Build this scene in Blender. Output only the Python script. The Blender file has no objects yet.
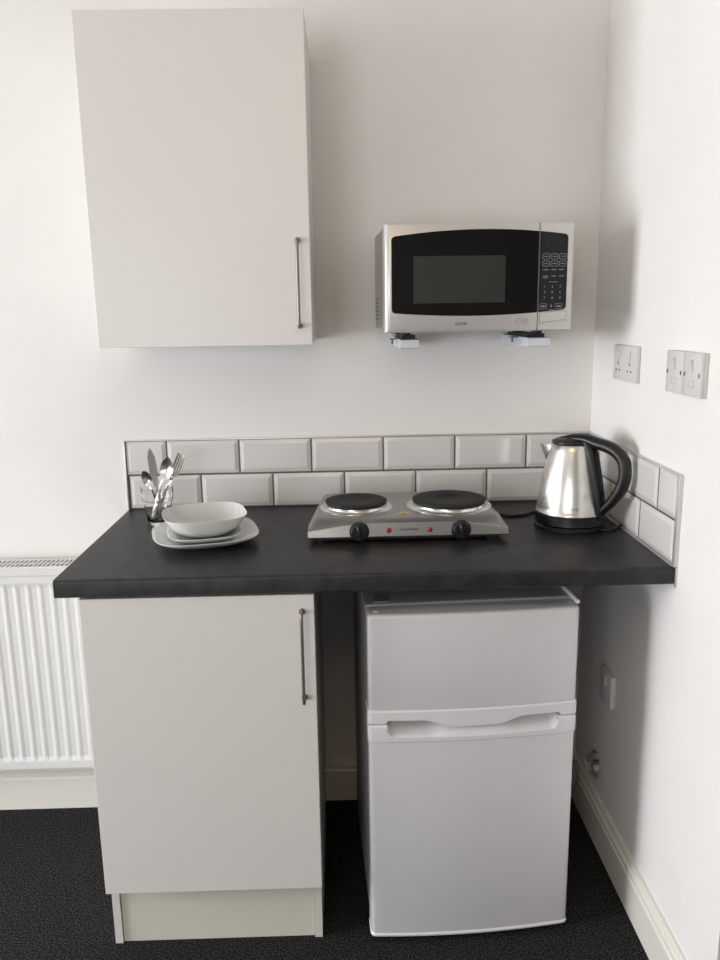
import bpy, bmesh, math, random
from mathutils import Vector, Matrix
random.seed(4)
PI = math.pi
C = bpy.context.scene.collection

# ------------------------------------------------------------------ camera
cam_d = bpy.data.cameras.new('camera'); cam = bpy.data.objects.new('camera', cam_d); C.objects.link(cam)
cam_d.sensor_fit = 'VERTICAL'; cam_d.sensor_height = 24.0; cam_d.lens = 786.43 / 960 * 24.0
cam_d.clip_start = 0.02
R0 = ((0.99958014, -0.02464253, -0.01524123), (0.02000494, 0.20641816, 0.97825934), (0.02096072, 0.97815351, -0.20682447))
m = Matrix.Identity(4)
for i in range(3):
    m[i][0] = R0[0][i]; m[i][1] = R0[1][i]; m[i][2] = -R0[2][i]
m[0][3], m[1][3], m[2][3] = -0.70287, -2.19645, 1.47249
cam.matrix_world = m
bpy.context.scene.camera = cam

# ------------------------------------------------------------------ world, lights, exposure
w = bpy.data.worlds.new('sky'); bpy.context.scene.world = w; w.use_nodes = True
w.node_tree.nodes['Background'].inputs[0].default_value = (0.80, 0.88, 1.0, 1)
w.node_tree.nodes['Background'].inputs[1].default_value = 1.0
vs = bpy.context.scene.view_settings
vs.view_transform = 'Standard'; vs.look = 'None'; vs.gamma = 1; vs.use_curve_mapping = False
vs.exposure = 0.0

def area(name, loc, rot, sx, sy, power, col):
    d = bpy.data.lights.new(name, 'AREA'); d.shape = 'RECTANGLE'; d.size = sx; d.size_y = sy
    d.energy = power; d.color = col
    o = bpy.data.objects.new(name, d); C.objects.link(o); o.location = loc; o.rotation_euler = rot
    return o
# daylight entering through the window of the left wall (the light sits outside the glass)
area('window_daylight', (-5.25, -1.56, 1.25), (0, -PI / 2, 0), 1.7, 1.7, 232, (0.96, 0.975, 1.0))
# added fill light from behind the camera, set in an invented rear window
area('rear_fill_light', (-2.2, -4.85, 1.25), (PI / 2, 0, 0), 1.3, 1.3, 46, (0.97, 0.985, 1.0))
# warm ceiling lamp
cl = bpy.data.lights.new('ceiling_lamp_light', 'POINT'); cl.energy = 13; cl.color = (1.0, 0.70, 0.40); cl.shadow_soft_size = 0.35
clo = bpy.data.objects.new('ceiling_lamp_light', cl); C.objects.link(clo); clo.location = (-0.75, -2.3, 2.3)

# ------------------------------------------------------------------ materials
def mat(name, col, rough=0.5, metal=0.0, spec=0.5, coat=0.0, **kw):
    M = bpy.data.materials.new(name); M.use_nodes = True
    b = M.node_tree.nodes['Principled BSDF']
    b.inputs['Base Color'].default_value = (*col, 1); b.inputs['Roughness'].default_value = rough
    b.inputs['Metallic'].default_value = metal; b.inputs['Specular IOR Level'].default_value = spec
    b.inputs['Coat Weight'].default_value = coat
    if 'trans' in kw: b.inputs['Transmission Weight'].default_value = kw['trans']
    return M
def noise_mat(name, c1, c2, scale, rough=0.5, bump=0.0, bscale=None, metal=0.0, stretch=None, lo=0.35, hi=0.65, detail=4, dist=0.002, spec=0.5, aniso=0.0):
    M = mat(name, c1, rough, metal, spec); nt = M.node_tree; b = nt.nodes['Principled BSDF']
    tc = nt.nodes.new('ShaderNodeTexCoord'); mp = nt.nodes.new('ShaderNodeMapping')
    nt.links.new(tc.outputs['Object'], mp.inputs[0])
    if stretch: mp.inputs['Scale'].default_value = stretch
    n = nt.nodes.new('ShaderNodeTexNoise'); n.inputs['Scale'].default_value = scale; n.inputs['Detail'].default_value = detail
    nt.links.new(mp.outputs[0], n.inputs['Vector'])
    r = nt.nodes.new('ShaderNodeValToRGB'); r.color_ramp.elements[0].position = lo; r.color_ramp.elements[1].position = hi
    r.color_ramp.elements[0].color = (*c1, 1); r.color_ramp.elements[1].color = (*c2, 1)
    nt.links.new(n.outputs['Fac'], r.inputs[0]); nt.links.new(r.outputs[0], b.inputs['Base Color'])
    if bump:
        n2 = n
        if bscale:
            n2 = nt.nodes.new('ShaderNodeTexNoise'); n2.inputs['Scale'].default_value = bscale; n2.inputs['Detail'].default_value = 3
            nt.links.new(mp.outputs[0], n2.inputs['Vector'])
        bp = nt.nodes.new('ShaderNodeBump'); bp.inputs['Strength'].default_value = bump; bp.inputs['Distance'].default_value = dist
        nt.links.new(n2.outputs['Fac'], bp.inputs['Height']); nt.links.new(bp.outputs[0], b.inputs['Normal'])
    if aniso: b.inputs['Anisotropic'].default_value = aniso
    return M

M_wall = noise_mat('wall_paint', (0.775, 0.752, 0.730), (0.79, 0.767, 0.745), 6, 0.75, 0.15, 220, dist=0.0006, spec=0.25)
M_ceil = mat('ceiling_paint', (0.82, 0.80, 0.76), 0.9)
M_rear = mat('rear_wall_paint', (0.55, 0.54, 0.53), 0.8)
M_hall = mat('hall_paint', (0.32, 0.31, 0.30), 0.9)
M_carpet = noise_mat('charcoal_carpet', (0.008, 0.008, 0.0085), (0.078, 0.077, 0.077), 240, 0.97, 1.0, 320, lo=0.42, hi=0.70, detail=3, dist=0.006, spec=0.05)
M_skirt = mat('skirting_gloss', (0.76, 0.735, 0.67), 0.28)
M_tile = mat('tile_glaze', (0.64, 0.625, 0.605), 0.12)
M_grout = noise_mat('grey_grout', (0.10, 0.092, 0.082), (0.14, 0.13, 0.115), 90, 0.9)
M_chrome = mat('polished_trim', (0.80, 0.80, 0.80), 0.2, 1.0)
M_trim = mat('satin_trim', (0.62, 0.61, 0.59), 0.35, 0.6)
M_seal = mat('grey_sealant', (0.30, 0.295, 0.28), 0.45)
M_top = noise_mat('black_laminate', (0.009, 0.009, 0.010), (0.034, 0.034, 0.034), 26, 0.42, 0.12, 260, lo=0.3, hi=0.8, detail=9, dist=0.0008, spec=0.4)
M_topedge = noise_mat('black_laminate_edge', (0.012, 0.012, 0.013), (0.032, 0.032, 0.033), 30, 0.5, 0.1, 200, lo=0.3, hi=0.85, detail=9, dist=0.0008)
M_cab = mat('white_cabinet_melamine', (0.705, 0.675, 0.65), 0.38)
M_carc = mat('carcass_melamine', (0.66, 0.65, 0.62), 0.45)
M_plinth = mat('cream_plinth_board', (0.66, 0.64, 0.56), 0.4)
M_steel = mat('satin_steel', (0.46, 0.45, 0.44), 0.30, 1.0)
M_bar = mat('handle_steel', (0.24, 0.215, 0.195), 0.42, 0.85)
M_brush = noise_mat('brushed_hob_steel', (0.36, 0.35, 0.335), (0.42, 0.41, 0.39), 60, 0.34, 0.04, None, 1.0, (0.4, 30, 30), dist=0.0004)
M_kettle = noise_mat('brushed_kettle_steel', (0.62, 0.60, 0.57), (0.70, 0.68, 0.65), 40, 0.24, 0.03, None, 1.0, (25, 25, 0.6), dist=0.0004, aniso=0.5)
M_iron = noise_mat('black_iron', (0.012, 0.012, 0.012), (0.024, 0.023, 0.022), 120, 0.6, 0.1, dist=0.0005, spec=0.22)
M_black = mat('black_plastic', (0.008, 0.008, 0.009), 0.36, spec=0.4)
M_blackmat = mat('black_rubber', (0.012, 0.012, 0.012), 0.6)
M_glossblack = mat('black_glass', (0.004, 0.004, 0.004), 0.07, spec=0.3)
M_screen = noise_mat('oven_window_mesh', (0.026, 0.027, 0.024), (0.034, 0.035, 0.031), 900, 0.10, spec=0.5)
M_silver = mat('silver_plastic', (0.60, 0.585, 0.565), 0.33, 0.45)
M_silverbody = mat('silver_painted_metal', (0.56, 0.545, 0.525), 0.45, 0.35)
M_fridge = mat('fridge_white', (0.68, 0.675, 0.69), 0.26)
M_fridgetrim = mat('fridge_white_trim', (0.72, 0.72, 0.74), 0.2)
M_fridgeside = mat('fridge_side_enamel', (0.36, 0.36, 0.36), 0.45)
M_gasket = mat('grey_gasket', (0.16, 0.16, 0.17), 0.7)
M_socket = mat('socket_white_plastic', (0.60, 0.585, 0.57), 0.3)
M_faint = mat('faint_mark', (0.44, 0.43, 0.42), 0.6)
M_slot = mat('dark_slot', (0.09, 0.08, 0.075), 0.7)
M_line = mat('grey_mark', (0.26, 0.25, 0.24), 0.7)
M_rad = mat('radiator_enamel', (0.70, 0.695, 0.68), 0.3)
M_radshade = mat('radiator_gap_shade', (0.14, 0.135, 0.13), 0.6)  # shade between the radiator panels put into the colour
M_china = mat('white_china', (0.66, 0.675, 0.66), 0.10, coat=0.3)
M_cut = mat('cutlery_steel', (0.74, 0.71, 0.68), 0.24, 1.0)
M_glass = mat('clear_glass', (1, 1, 1), 0.0, trans=1.0); M_glass.node_tree.nodes['Principled BSDF'].inputs['IOR'].default_value = 1.45
M_red = mat('red_lens', (0.30, 0.012, 0.02), 0.25)
M_yellow = mat('yellow_sticker', (0.62, 0.47, 0.10), 0.5)
M_print = mat('printed_dark', (0.05, 0.05, 0.05), 0.6)
M_printw = mat('printed_pale', (0.27, 0.27, 0.265), 0.6)
M_brk = mat('pale_blue_grey_metal', (0.60, 0.64, 0.68), 0.4)
M_plaster = noise_mat('torn_plaster', (0.50, 0.49, 0.46), (0.68, 0.66, 0.62), 60, 0.95, 0.5, dist=0.002)
M_foam = noise_mat('grey_filler', (0.30, 0.29, 0.27), (0.42, 0.41, 0.38), 50, 0.95, 0.6, dist=0.003)
M_frame = mat('window_frame_white', (0.8, 0.8, 0.8), 0.3)

def pane_mat():
    M = bpy.data.materials.new('window_glass'); M.use_nodes = True; nt = M.node_tree
    nt.nodes.remove(nt.nodes['Principled BSDF'])
    t = nt.nodes.new('ShaderNodeBsdfTransparent'); g = nt.nodes.new('ShaderNodeBsdfGlossy'); g.inputs['Roughness'].default_value = 0.02
    mx = nt.nodes.new('ShaderNodeMixShader'); mx.inputs[0].default_value = 0.06
    nt.links.new(t.outputs[0], mx.inputs[1]); nt.links.new(g.outputs[0], mx.inputs[2])
    nt.links.new(mx.outputs[0], nt.nodes['Material Output'].inputs[0]); return M
M_pane = pane_mat()

# ------------------------------------------------------------------ helpers
WM = {}
def tag(o, label=None, cat=None, group=None, kind=None):
    if label: o['label'] = label
    if cat: o['category'] = cat
    if group: o['group'] = group
    if kind: o['kind'] = kind
    return o
def thing(name, label, cat, loc=(0, 0, 0), rz=0, group=None):
    o = bpy.data.objects.new(name, None); C.objects.link(o); o.empty_display_size = 0.05
    o.location = loc; o.rotation_euler = (0, 0, rz)
    WM[o] = Matrix.Translation(loc) @ Matrix.Rotation(rz, 4, 'Z')
    return tag(o, label, cat, group)
def obj(name, bm, M, parent=None, smooth=False, world=False, auto=None):
    """link a bmesh as ONE mesh object; world=True: the bmesh is in room coordinates, otherwise in its thing's"""
    if parent is not None and world: bm.transform(WM[parent].inverted())
    bmesh.ops.recalc_face_normals(bm, faces=bm.faces)
    me = bpy.data.meshes.new(name); bm.to_mesh(me); bm.free()
    me.materials.append(M)
    if smooth:
        for p in me.polygons: p.use_smooth = True
        me.set_sharp_from_angle(angle=math.radians(auto or 38))
    o = bpy.data.objects.new(name, me); C.objects.link(o)
    if parent is not None:
        o.parent = parent; WM[o] = WM[parent]
    else: WM[o] = Matrix.Identity(4)
    return o
def struct(name, bm, M, smooth=False):
    return tag(obj(name, bm, M, None, smooth), kind='structure')
def nb(): return bmesh.new()
def box(bm, x0, x1, y0, y1, z0, z1, bev=0.0, seg=2):
    t = bmesh.new()
    vs_ = [t.verts.new(p) for p in ((x0,y0,z0),(x1,y0,z0),(x1,y1,z0),(x0,y1,z0),(x0,y0,z1),(x1,y0,z1),(x1,y1,z1),(x0,y1,z1))]
    for f in ((3,2,1,0),(4,5,6,7),(0,1,5,4),(1,2,6,5),(2,3,7,6),(3,0,4,7)): t.faces.new([vs_[i] for i in f])
    if bev: bmesh.ops.bevel(t, geom=list(t.edges), offset=bev, segments=seg, profile=0.5, affect='EDGES')
    join(bm, t)
def join(bm, t):
    me = bpy.data.meshes.new('tmp'); t.to_mesh(me); t.free(); bm.from_mesh(me); bpy.data.meshes.remove(me)
def prism(bm, pts, d0, d1, axis='y', bev=0.0):
    """extrude a 2D polygon; axis y: pts=(x,z), axis z: pts=(x,y), axis x: pts=(y,z)"""
    t = bmesh.new()
    def P(a, b, d): return {'y': (a, d, b), 'z': (a, b, d), 'x': (d, a, b)}[axis]
    A = [t.verts.new(P(a, b, d0)) for a, b in pts]; B = [t.verts.new(P(a, b, d1)) for a, b in pts]
    t.faces.new(A); t.faces.new(B[::-1]); n = len(pts)
    for i in range(n): t.faces.new((A[i], B[i], B[(i+1) % n], A[(i+1) % n]))
    if bev:
        es = [e for e in t.edges if abs(e.calc_length()) > 0 and any(len(f.verts) == n for f in e.link_faces)]
        bmesh.ops.bevel(t, geom=es, offset=bev, segments=2, profile=0.5, affect='EDGES')
    join(bm, t)
def rrect(x0, x1, y0, y1, r, n=5):
    P = []
    for cx, cy, a in ((x1-r, y1-r, 0), (x0+r, y1-r, 90), (x0+r, y0+r, 180), (x1-r, y0+r, 270)):
        for i in range(n+1):
            t = math.radians(a + 90*i/n); P.append((cx + r*math.cos(t), cy + r*math.sin(t)))
    return P
def loft(bm, rings, cap0=True, cap1=True):
    V = [[bm.verts.new(p) for p in r] for r in rings]; n = len(rings[0])
    for a, b in zip(V[:-1], V[1:]):
        for i in range(n): bm.faces.new((a[i], a[(i+1) % n], b[(i+1) % n], b[i]))
    if cap0: bm.faces.new(V[0][::-1])
    if cap1: bm.faces.new(V[-1])
def lathe(bm, prof, seg=64, cx=0, cy=0, mod=None):
    rings = []
    for r, z in prof:
        ring = []
        for i in range(seg):
            a = 2*PI*i/seg; rr = r*(mod(a, z) if mod else 1)
            ring.append((cx + rr*math.cos(a), cy + rr*math.sin(a), z))
        rings.append(ring)
    loft(bm, rings)
def sweep(bm, pts, rad, n=12, side=None, rad2=None):
    """tube along pts; elliptical if side (constant out-of-plane axis) and rad2 are given"""
    pts = [Vector(p) for p in pts]; rings = []
    prev = None
    for i, p in enumerate(pts):
        t = (pts[min(i+1, len(pts)-1)] - pts[max(i-1, 0)]).normalized()
        if side is not None: b = Vector(side)
        else:
            b = prev if prev is not None else (Vector((0, 0, 1)) if abs(t.z) < 0.9 else Vector((1, 0, 0)))
        b = (b - t*b.dot(t)).normalized(); prev = b
        a = b.cross(t).normalized()
        r1 = rad[i] if isinstance(rad, (list, tuple)) else rad
        r2 = (rad2[i] if isinstance(rad2, (list, tuple)) else rad2) if rad2 is not None else r1
        rings.append([p + a*r1*math.cos(2*PI*k/n) + b*r2*math.sin(2*PI*k/n) for k in range(n)])
    loft(bm, rings)
def smooth_path(P, k=6):
    P = [Vector(p) for p in P]; out = []
    for i in range(len(P)-1):
        p0, p1, p2, p3 = P[max(i-1, 0)], P[i], P[i+1], P[min(i+2, len(P)-1)]
        for j in range(k):
            t = j/k
            out.append(0.5*((2*p1) + (p2-p0)*t + (2*p0-5*p1+4*p2-p3)*t*t + (3*p1-p0-3*p2+p3)*t*t*t))
    out.append(P[-1]); return out
def boolean(o, cutter_bm, op='DIFFERENCE'):
    me = bpy.data.meshes.new('cut'); bmesh.ops.recalc_face_normals(cutter_bm, faces=cutter_bm.faces)
    cutter_bm.to_mesh(me); cutter_bm.free()
    c = bpy.data.objects.new('cut', me); C.objects.link(c); c.matrix_world = WM[o]
    c.parent = o.parent; c.matrix_world = Matrix.Identity(4)
    c.matrix_basis = Matrix.Identity(4)
    md = o.modifiers.new('b', 'BOOLEAN'); md.operation = op; md.object = c; md.solver = 'EXACT'
    bpy.context.view_layer.update()
    ev = o.evaluated_get(bpy.context.evaluated_depsgraph_get())
    nm = bpy.data.meshes.new_from_object(ev); nm.materials.clear(); nm.materials.append(o.data.materials[0])
    for p in nm.polygons: p.material_index = 0
    o.modifiers.clear(); o.data = nm; bpy.data.objects.remove(c)
def text_bm(s, size, M4, ext=0.0003):
    """lettering lying in local XY, placed by matrix M4"""
    cu = bpy.data.curves.new('t', 'FONT'); cu.body = s; cu.size = size; cu.align_x = 'CENTER'; cu.align_y = 'CENTER'; cu.extrude = ext
    o = bpy.data.objects.new('t', cu); C.objects.link(o); bpy.context.view_layer.update()
    me = bpy.data.meshes.new_from_object(o.evaluated_get(bpy.context.evaluated_depsgraph_get()))
    bpy.data.objects.remove(o); bm = bmesh.new(); bm.from_mesh(me); bpy.data.meshes.remove(me); bm.transform(M4); return bm
def face_y(x, y, z):   # text facing -Y
    return Matrix.Translation((x, y, z)) @ Matrix.Rotation(PI/2, 4, 'X')
def ring_outline(bm, outer, inner, d0, d1, axis='y'):
    def P(a, b, d): return {'y': (a, d, b), 'z': (a, b, d), 'x': (d, a, b)}[axis]
    n = len(outer); L = []
    for pts in (outer, inner):
        L.append([bm.verts.new(P(a, b, d0)) for a, b in pts]); L.append([bm.verts.new(P(a, b, d1)) for a, b in pts])
    o0, o1, i0, i1 = L
    for k in range(n):
        j = (k+1) % n
        bm.faces.new((o0[k], o0[j], o1[j], o1[k])); bm.faces.new((i0[k], i1[k], i1[j], i0[j]))
        bm.faces.new((o0[k], i0[k], i0[j], o0[j])); bm.faces.new((o1[k], o1[j], i1[j], i1[k]))

# ------------------------------------------------------------------ the room
RX0, RY0, CZ = -5.0, -4.6, 2.55
bm = nb(); box(bm, RX0-0.2, 1.6, RY0-0.2, 0.15, -0.12, 0.0); struct('floor', bm, M_carpet)
bm = nb(); box(bm, RX0-0.2, 1.6, RY0-0.2, 0.15, CZ, CZ+0.1); struct('ceiling', bm, M_ceil)
bm = nb(); box(bm, RX0-0.2, 0.13, 0.0, 0.15, 0.0, CZ); struct('wall_back', bm, M_wall)
# right wall with the torn hole low down by the corner
bm = nb(); box(bm, 0.0, 0.13, -0.919, 0.0, 0.0, CZ, 0)
wr = struct('wall_right', bm, M_wall)
hole = [(-0.152, 0.241), (-0.185, 0.248), (-0.212, 0.232), (-0.220, 0.211), (-0.219, 0.190), (-0.206, 0.168), (-0.165, 0.150), (-0.116, 0.142), (-0.090, 0.148), (-0.080, 0.160), (-0.125, 0.208)]
cb = nb(); prism(cb, hole, -0.02, 0.08, 'x'); boolean(wr, cb)
bm = nb(); box(bm, 1.30, 1.42, RY0, 0.15, 0.0, CZ); box(bm, 0.13, 1.30, -0.35, -0.25, 0.0, CZ); struct('wall_right_recess', bm, M_hall)
def window_wall(name, axis, c0, c1, a0, a1, w0, w1, z0, z1):
    bm = nb()
    for (p, q, r, s) in ((a0, w0, 0, CZ), (w1, a1, 0, CZ), (w0, w1, 0, z0), (w0, w1, z1, CZ)):
        if axis == 'x': box(bm, c0, c1, p, q, r, s)
        else: box(bm, p, q, c0, c1, r, s)
    struct(name, bm, M_rear if axis == 'y' else M_wall)
window_wall('wall_left', 'x', RX0-0.2, RX0, RY0-0.2, 0.0, -2.5, -0.62, 0.35, 2.1)
window_wall('wall_front', 'y', RY0-0.2, RY0, RX0, 1.3, -2.9, -1.5, 0.55, 1.95)
def window(name, axis, c, a0, a1, z0, z1):
    t = bpy.data.objects.new(name, None); C.objects.link(t); WM[t] = Matrix.Identity(4); tag(t, kind='structure')
    fr = nb(); pn = nb(); f = 0.06; mid = (a0+a1)/2
    def B(b, p, q, r, s, d): box(b, c-d, c+d, p, q, r, s) if axis == 'x' else box(b, p, q, c-d, c+d, r, s)
    for p, q, r, s in ((a0, a1, z0, z0+f), (a0, a1, z1-f, z1), (a0, a0+f, z0+f, z1-f), (a1-f, a1, z0+f, z1-f), (mid-f/2, mid+f/2, z0+f, z1-f)): B(fr, p, q, r, s, 0.03)
    for p, q in ((a0+f, mid-f/2), (mid+f/2, a1-f)): B(pn, p, q, z0+f, z1-f, 0.003)
    o = obj('window_frame', fr, M_frame, t); o2 = obj('window_pane', pn, M_pane, t)
window('window_1', 'x', RX0-0.12, -2.5, -0.62, 0.35, 2.1)
window('fill_window', 'y', RY0-0.12, -2.9, -1.5, 0.55, 1.95)  # unseen rear window, added to go with the fill light

def skirting_profile(t=0.018, h=0.138):
    return [(0, 0), (t, 0), (t, h*0.72), (t*0.80, h*0.75), (t*0.80, h*0.80), (t*0.95, h*0.82), (t*0.92, h*0.87), (t*0.62, h*0.90), (t*0.55, h*0.95), (t*0.40, h), (0, h)]
bm = nb(); prism(bm, [(-a, z) for a, z in skirting_profile()], RX0, -0.0, 'x'); struct('baseboard_back', bm, M_skirt)
bm = nb(); prism(bm, [(-a, z) for a, z in skirting_profile(0.018, 0.132)], -0.919, -0.0, 'y'); struct('baseboard_right', bm, M_skirt)

# torn plaster in the hole, filler lump in the corner
def lump(bm, c, s, seed, sub=3):
    t = bmesh.new(); bmesh.ops.create_icosphere(t, subdivisions=sub, radius=1)
    rnd = random.Random(seed); dirs = [Vector((rnd.uniform(-1, 1), rnd.uniform(-1, 1), rnd.uniform(-1, 1))).normalized() for _ in range(14)]
    for v in t.verts:
        k = min(1.0, min(0.72/max(1e-3, v.co.dot(d)) if v.co.dot(d) > 0 else 9 for d in dirs))
        v.co = Vector((v.co.x*s[0]*k, v.co.y*s[1]*k, v.co.z*s[2]*k)) + Vector(c)
    join(bm, t)
def chip(bm, pts, x_, tilt):
    t = nb(); prism(t, pts, x_, x_+0.022, 'x', 0.0015)
    c = Vector((x_, sum(p[0] for p in pts)/len(pts), sum(p[1] for p in pts)/len(pts)))
    t.transform(Matrix.Translation(c) @ Matrix.Rotation(tilt[0], 4, 'Z') @ Matrix.Rotation(tilt[1], 4, 'Y') @ Matrix.Translation(-c)); join(bm, t)
for pts, x_, tl in (([(-0.083, 0.165), (-0.145, 0.218), (-0.180, 0.236), (-0.166, 0.212), (-0.111, 0.166)], 0.000, (-0.10, 0.12)),
                    ([(-0.112, 0.158), (-0.165, 0.200), (-0.198, 0.209), (-0.207, 0.200), (-0.200, 0.188), (-0.120, 0.146)], -0.002, (-0.16, -0.15)),
                    ([(-0.165, 0.176), (-0.190, 0.186), (-0.205, 0.180), (-0.196, 0.168), (-0.175, 0.160)], 0.004, (-0.2, 0.2))):
    bm = nb(); chip(bm, pts, x_, tl)
    if x_ == 0.0: tag(obj('torn_plaster_chunk', bm, M_plaster), 'upper jagged plaster chunk in the torn hole low in the right wall', 'plaster')
    elif x_ < 0: tag(obj('torn_plaster_chunk', bm, M_plaster), 'lower and largest plaster chunk in the torn hole low in the right wall', 'plaster')
    else: tag(obj('torn_plaster_chunk', bm, M_plaster), 'smallest plaster crumb at the bottom of the torn hole in the right wall', 'plaster')
bm = nb(); lump(bm, (-0.034, -0.078, 0.112), (0.030, 0.042, 0.052), 8)
tag(obj('filler_lump', bm, M_foam), 'grey rounded lump of filler on the skirting beside the fridge, in the corner', 'filler')

# ------------------------------------------------------------------ splashbacks
H = 0.937; T = 0.203; TH = 0.008
ZR = [(H+0.004, H+0.0957), (H+0.1012, H+0.1940)]
def tile(bm, a0, a1, z0, z1, put):
    e = min(0.011, (a1-a0)*0.3); b = 0.0035
    rings = [[(a0, z0, 0.002), (a1, z0, 0.002), (a1, z1, 0.002), (a0, z1, 0.002)],
             [(a0, z0, TH-b), (a1, z0, TH-b), (a1, z1, TH-b), (a0, z1, TH-b)],
             [(a0+e, z0+e, TH), (a1-e, z0+e, TH), (a1-e, z1-e, TH), (a0+e, z1-e, TH)]]
    loft(bm, [[put(*p) for p in r] for r in rings])
def splash(label, a_start, a_end, phases, put, gput):
    t = thing('tiled_splashback', label, 'splashback', put((a_start+a_end)/2, H, 0))
    bm = nb(); g = 0.0024
    for (z0, z1), ph in zip(ZR, phases):
        k = ph
        cuts = [a_start]
        while k > a_start: k -= T
        k += T
        while k < a_end: cuts.append(k); k += T
        cuts.append(a_end)
        for c0, c1 in zip(cuts[:-1], cuts[1:]):
            if c1 - c0 > 0.015: tile(bm, c0 + (g if c0 > a_start else 0.001), c1 - (g if c1 < a_end else 0.001), z0, z1, put)
    obj('tile_face', bm, M_tile, t, world=True)
    bm = nb(); gput(bm); obj('grout', bm, M_grout, t, world=True)
    return t
W = 1.314
sb = splash('long strip of white metro tiles running along the back wall above the worktop', -W+0.002, -0.009,
            (-0.296+0.002, -0.184+0.001), lambda a, z, d: (a, -d, z), lambda bm: box(bm, -W+0.001, -0.0065, -0.0045, 0.0, H+0.001, H+0.197))
bm = nb(); box(bm, -W-0.002, -0.008, -0.0095, 0, H+0.1955, H+0.1995, 0.001); box(bm, -W-0.003, -W+0.001, -0.0095, 0, H, H+0.1995, 0.001)
obj('edge_trim', bm, M_trim, sb, True, True)
ss = splash('short strip of white metro tiles on the right wall beside the kettle', 0.009, 0.614,
            (0.412-0.002, 0.305), lambda a, z, d: (-d, -a, z), lambda bm: box(bm, -0.0045, 0.0, -0.614, -0.0065, H+0.001, H+0.197))
bm = nb(); box(bm, -0.0095, 0, -0.614, -0.002, H+0.1955, H+0.1995, 0.001); box(bm, -0.0098, 0, -0.6255, -0.6142, H+0.0006, H+0.1995, 0.0015); box(bm, -0.0035, 0, -0.6255, -0.6206, H-0.046, H+0.001, 0.001)
obj('edge_trim', bm, M_trim, ss, True, True)
bm = nb(); prism(bm, [(-0.0105, H+0.0005), (-0.0065, H+0.0005), (-0.0065, H+0.0045)], -0.618, -0.010, 'y'); s_ = obj('sealant_bead', bm, M_seal, ss, world=True)

# ------------------------------------------------------------------ worktop
t = thing('worktop', 'black laminate worktop spanning the base cupboard and the fridge', 'worktop', (-W/2, -0.31, H-0.039))
r = 0.007
prof = [(-0.0, H), (-0.620+r, H)] + [(-0.620+r-r*math.sin(a), H-r+r*math.cos(a)) for a in (0.4, 0.8, 1.2, PI/2)] + [(-0.620, H-0.039+0.003), (-0.617, H-0.039), (0, H-0.039)]
bm = nb(); prism(bm, prof, -W+0.0015, -0.0005, 'x'); obj('laminate_board', bm, M_top, t, True, True)
bm = nb(); prism(bm, [(y*1.0, z) for y, z in prof], -W, -W+0.0014, 'x'); obj('edging_strip', bm, M_blackmat, t, False, True)

# ------------------------------------------------------------------ cupboards
def bar_handle(parent, x, y_face, z0, z1, lab='slim brushed steel bar handle'):
    bm = nb(); ym = y_face-0.030
    P = smooth_path([(x, y_face, z0+0.004), (x, ym+0.008, z0+0.004), (x, ym, z0+0.012), (x, ym, (z0+z1)/2), (x, ym, z1-0.012), (x, ym+0.008, z1-0.004), (x, y_face, z1-0.004)], 5)
    sweep(bm, P, 0.0037, 12)
    for z in (z0+0.004, z1-0.004):
        s = nb(); lathe(s, [(0.0, 0), (0.0065, 0), (0.0065, 0.003), (0.0, 0.003)], 20); s.transform(Matrix.Translation((x, y_face, z)) @ Matrix.Rotation(PI/2, 4, 'X')); join(bm, s)
    return tag(obj('handle', bm, M_bar, parent, True, True), lab)

BX = -1.268; BW = 0.497
t = thing('base_cupboard', 'white single door base cupboard standing under the left of the worktop', 'cupboard', (BX+BW/2, -0.32, 0))
x0, x1 = BX-0.004, BX+BW-0.004
bm = nb()
for a, b in ((x0, x0+0.018), (x1-0.018, x1)):
    prism(bm, [(-0.09, 0.0), (-0.562, 0.0), (-0.562, 0.165), (-0.590, 0.165), (-0.590, 0.896), (-0.03, 0.896), (-0.03, 0.16), (-0.09, 0.16)], a, b, 'x')
box(bm, x0+0.018, x1-0.018, -0.588, -0.03, 0.170, 0.188); box(bm, x0+0.018, x1-0.018, -0.588, -0.03, 0.876, 0.895); box(bm, x0+0.018, x1-0.018, -0.045, -0.033, 0.188, 0.876)
obj('carcass', bm, M_carc, t, world=True)
bm = nb(); box(bm, x0+0.019, x1-0.019, -0.556, -0.540, 0.0, 0.1695, 0.0005); tag(obj('plinth_board', bm, M_plinth, t, world=True), 'cream plinth board')
bm = nb(); box(bm, BX, BX+BW, -0.611, -0.592, 0.176, 0.891, 0.0012); d = obj('door', bm, M_cab, t, world=True)
bar_handle(d, -0.797, -0.611, 0.652, 0.858)
bm = nb(); lathe(bm, [(0, 0), (0.006, 0), (0.0045, 0.0025), (0, 0.003)], 16); bm.transform(Matrix.Translation((x1, -0.54, 0.20)) @ Matrix.Rotation(PI/2, 4, 'Y')); obj('screw_cap', bm, M_socket, t, True, True)

WX = -1.266; WZ = 1.403
t = thing('wall_cupboard', 'white single door wall cupboard hung above the left of the worktop', 'cupboard', (WX+BW/2, -0.16, WZ))
bm = nb()
for a, b in ((WX+0.002, WX+0.02), (WX+BW-0.018, WX+BW)): box(bm, a, b, -0.309, -0.0, WZ+0.003, WZ+0.715)
box(bm, WX+0.02, WX+BW-0.018, -0.309, 0, WZ+0.003, WZ+0.021); box(bm, WX+0.02, WX+BW-0.018, -0.309, 0, WZ+0.697, WZ+0.715); box(bm, WX+0.02, WX+BW-0.018, -0.012, 0, WZ+0.021, WZ+0.697)
obj('carcass', bm, M_carc, t, world=True)
bm = nb(); box(bm, WX, WX+BW, -0.329, -0.3105, WZ, WZ+0.715, 0.0012); d = obj('door', bm, M_cab, t, world=True)
bar_handle(d, -0.797, -0.329, 1.443, 1.642)

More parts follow.
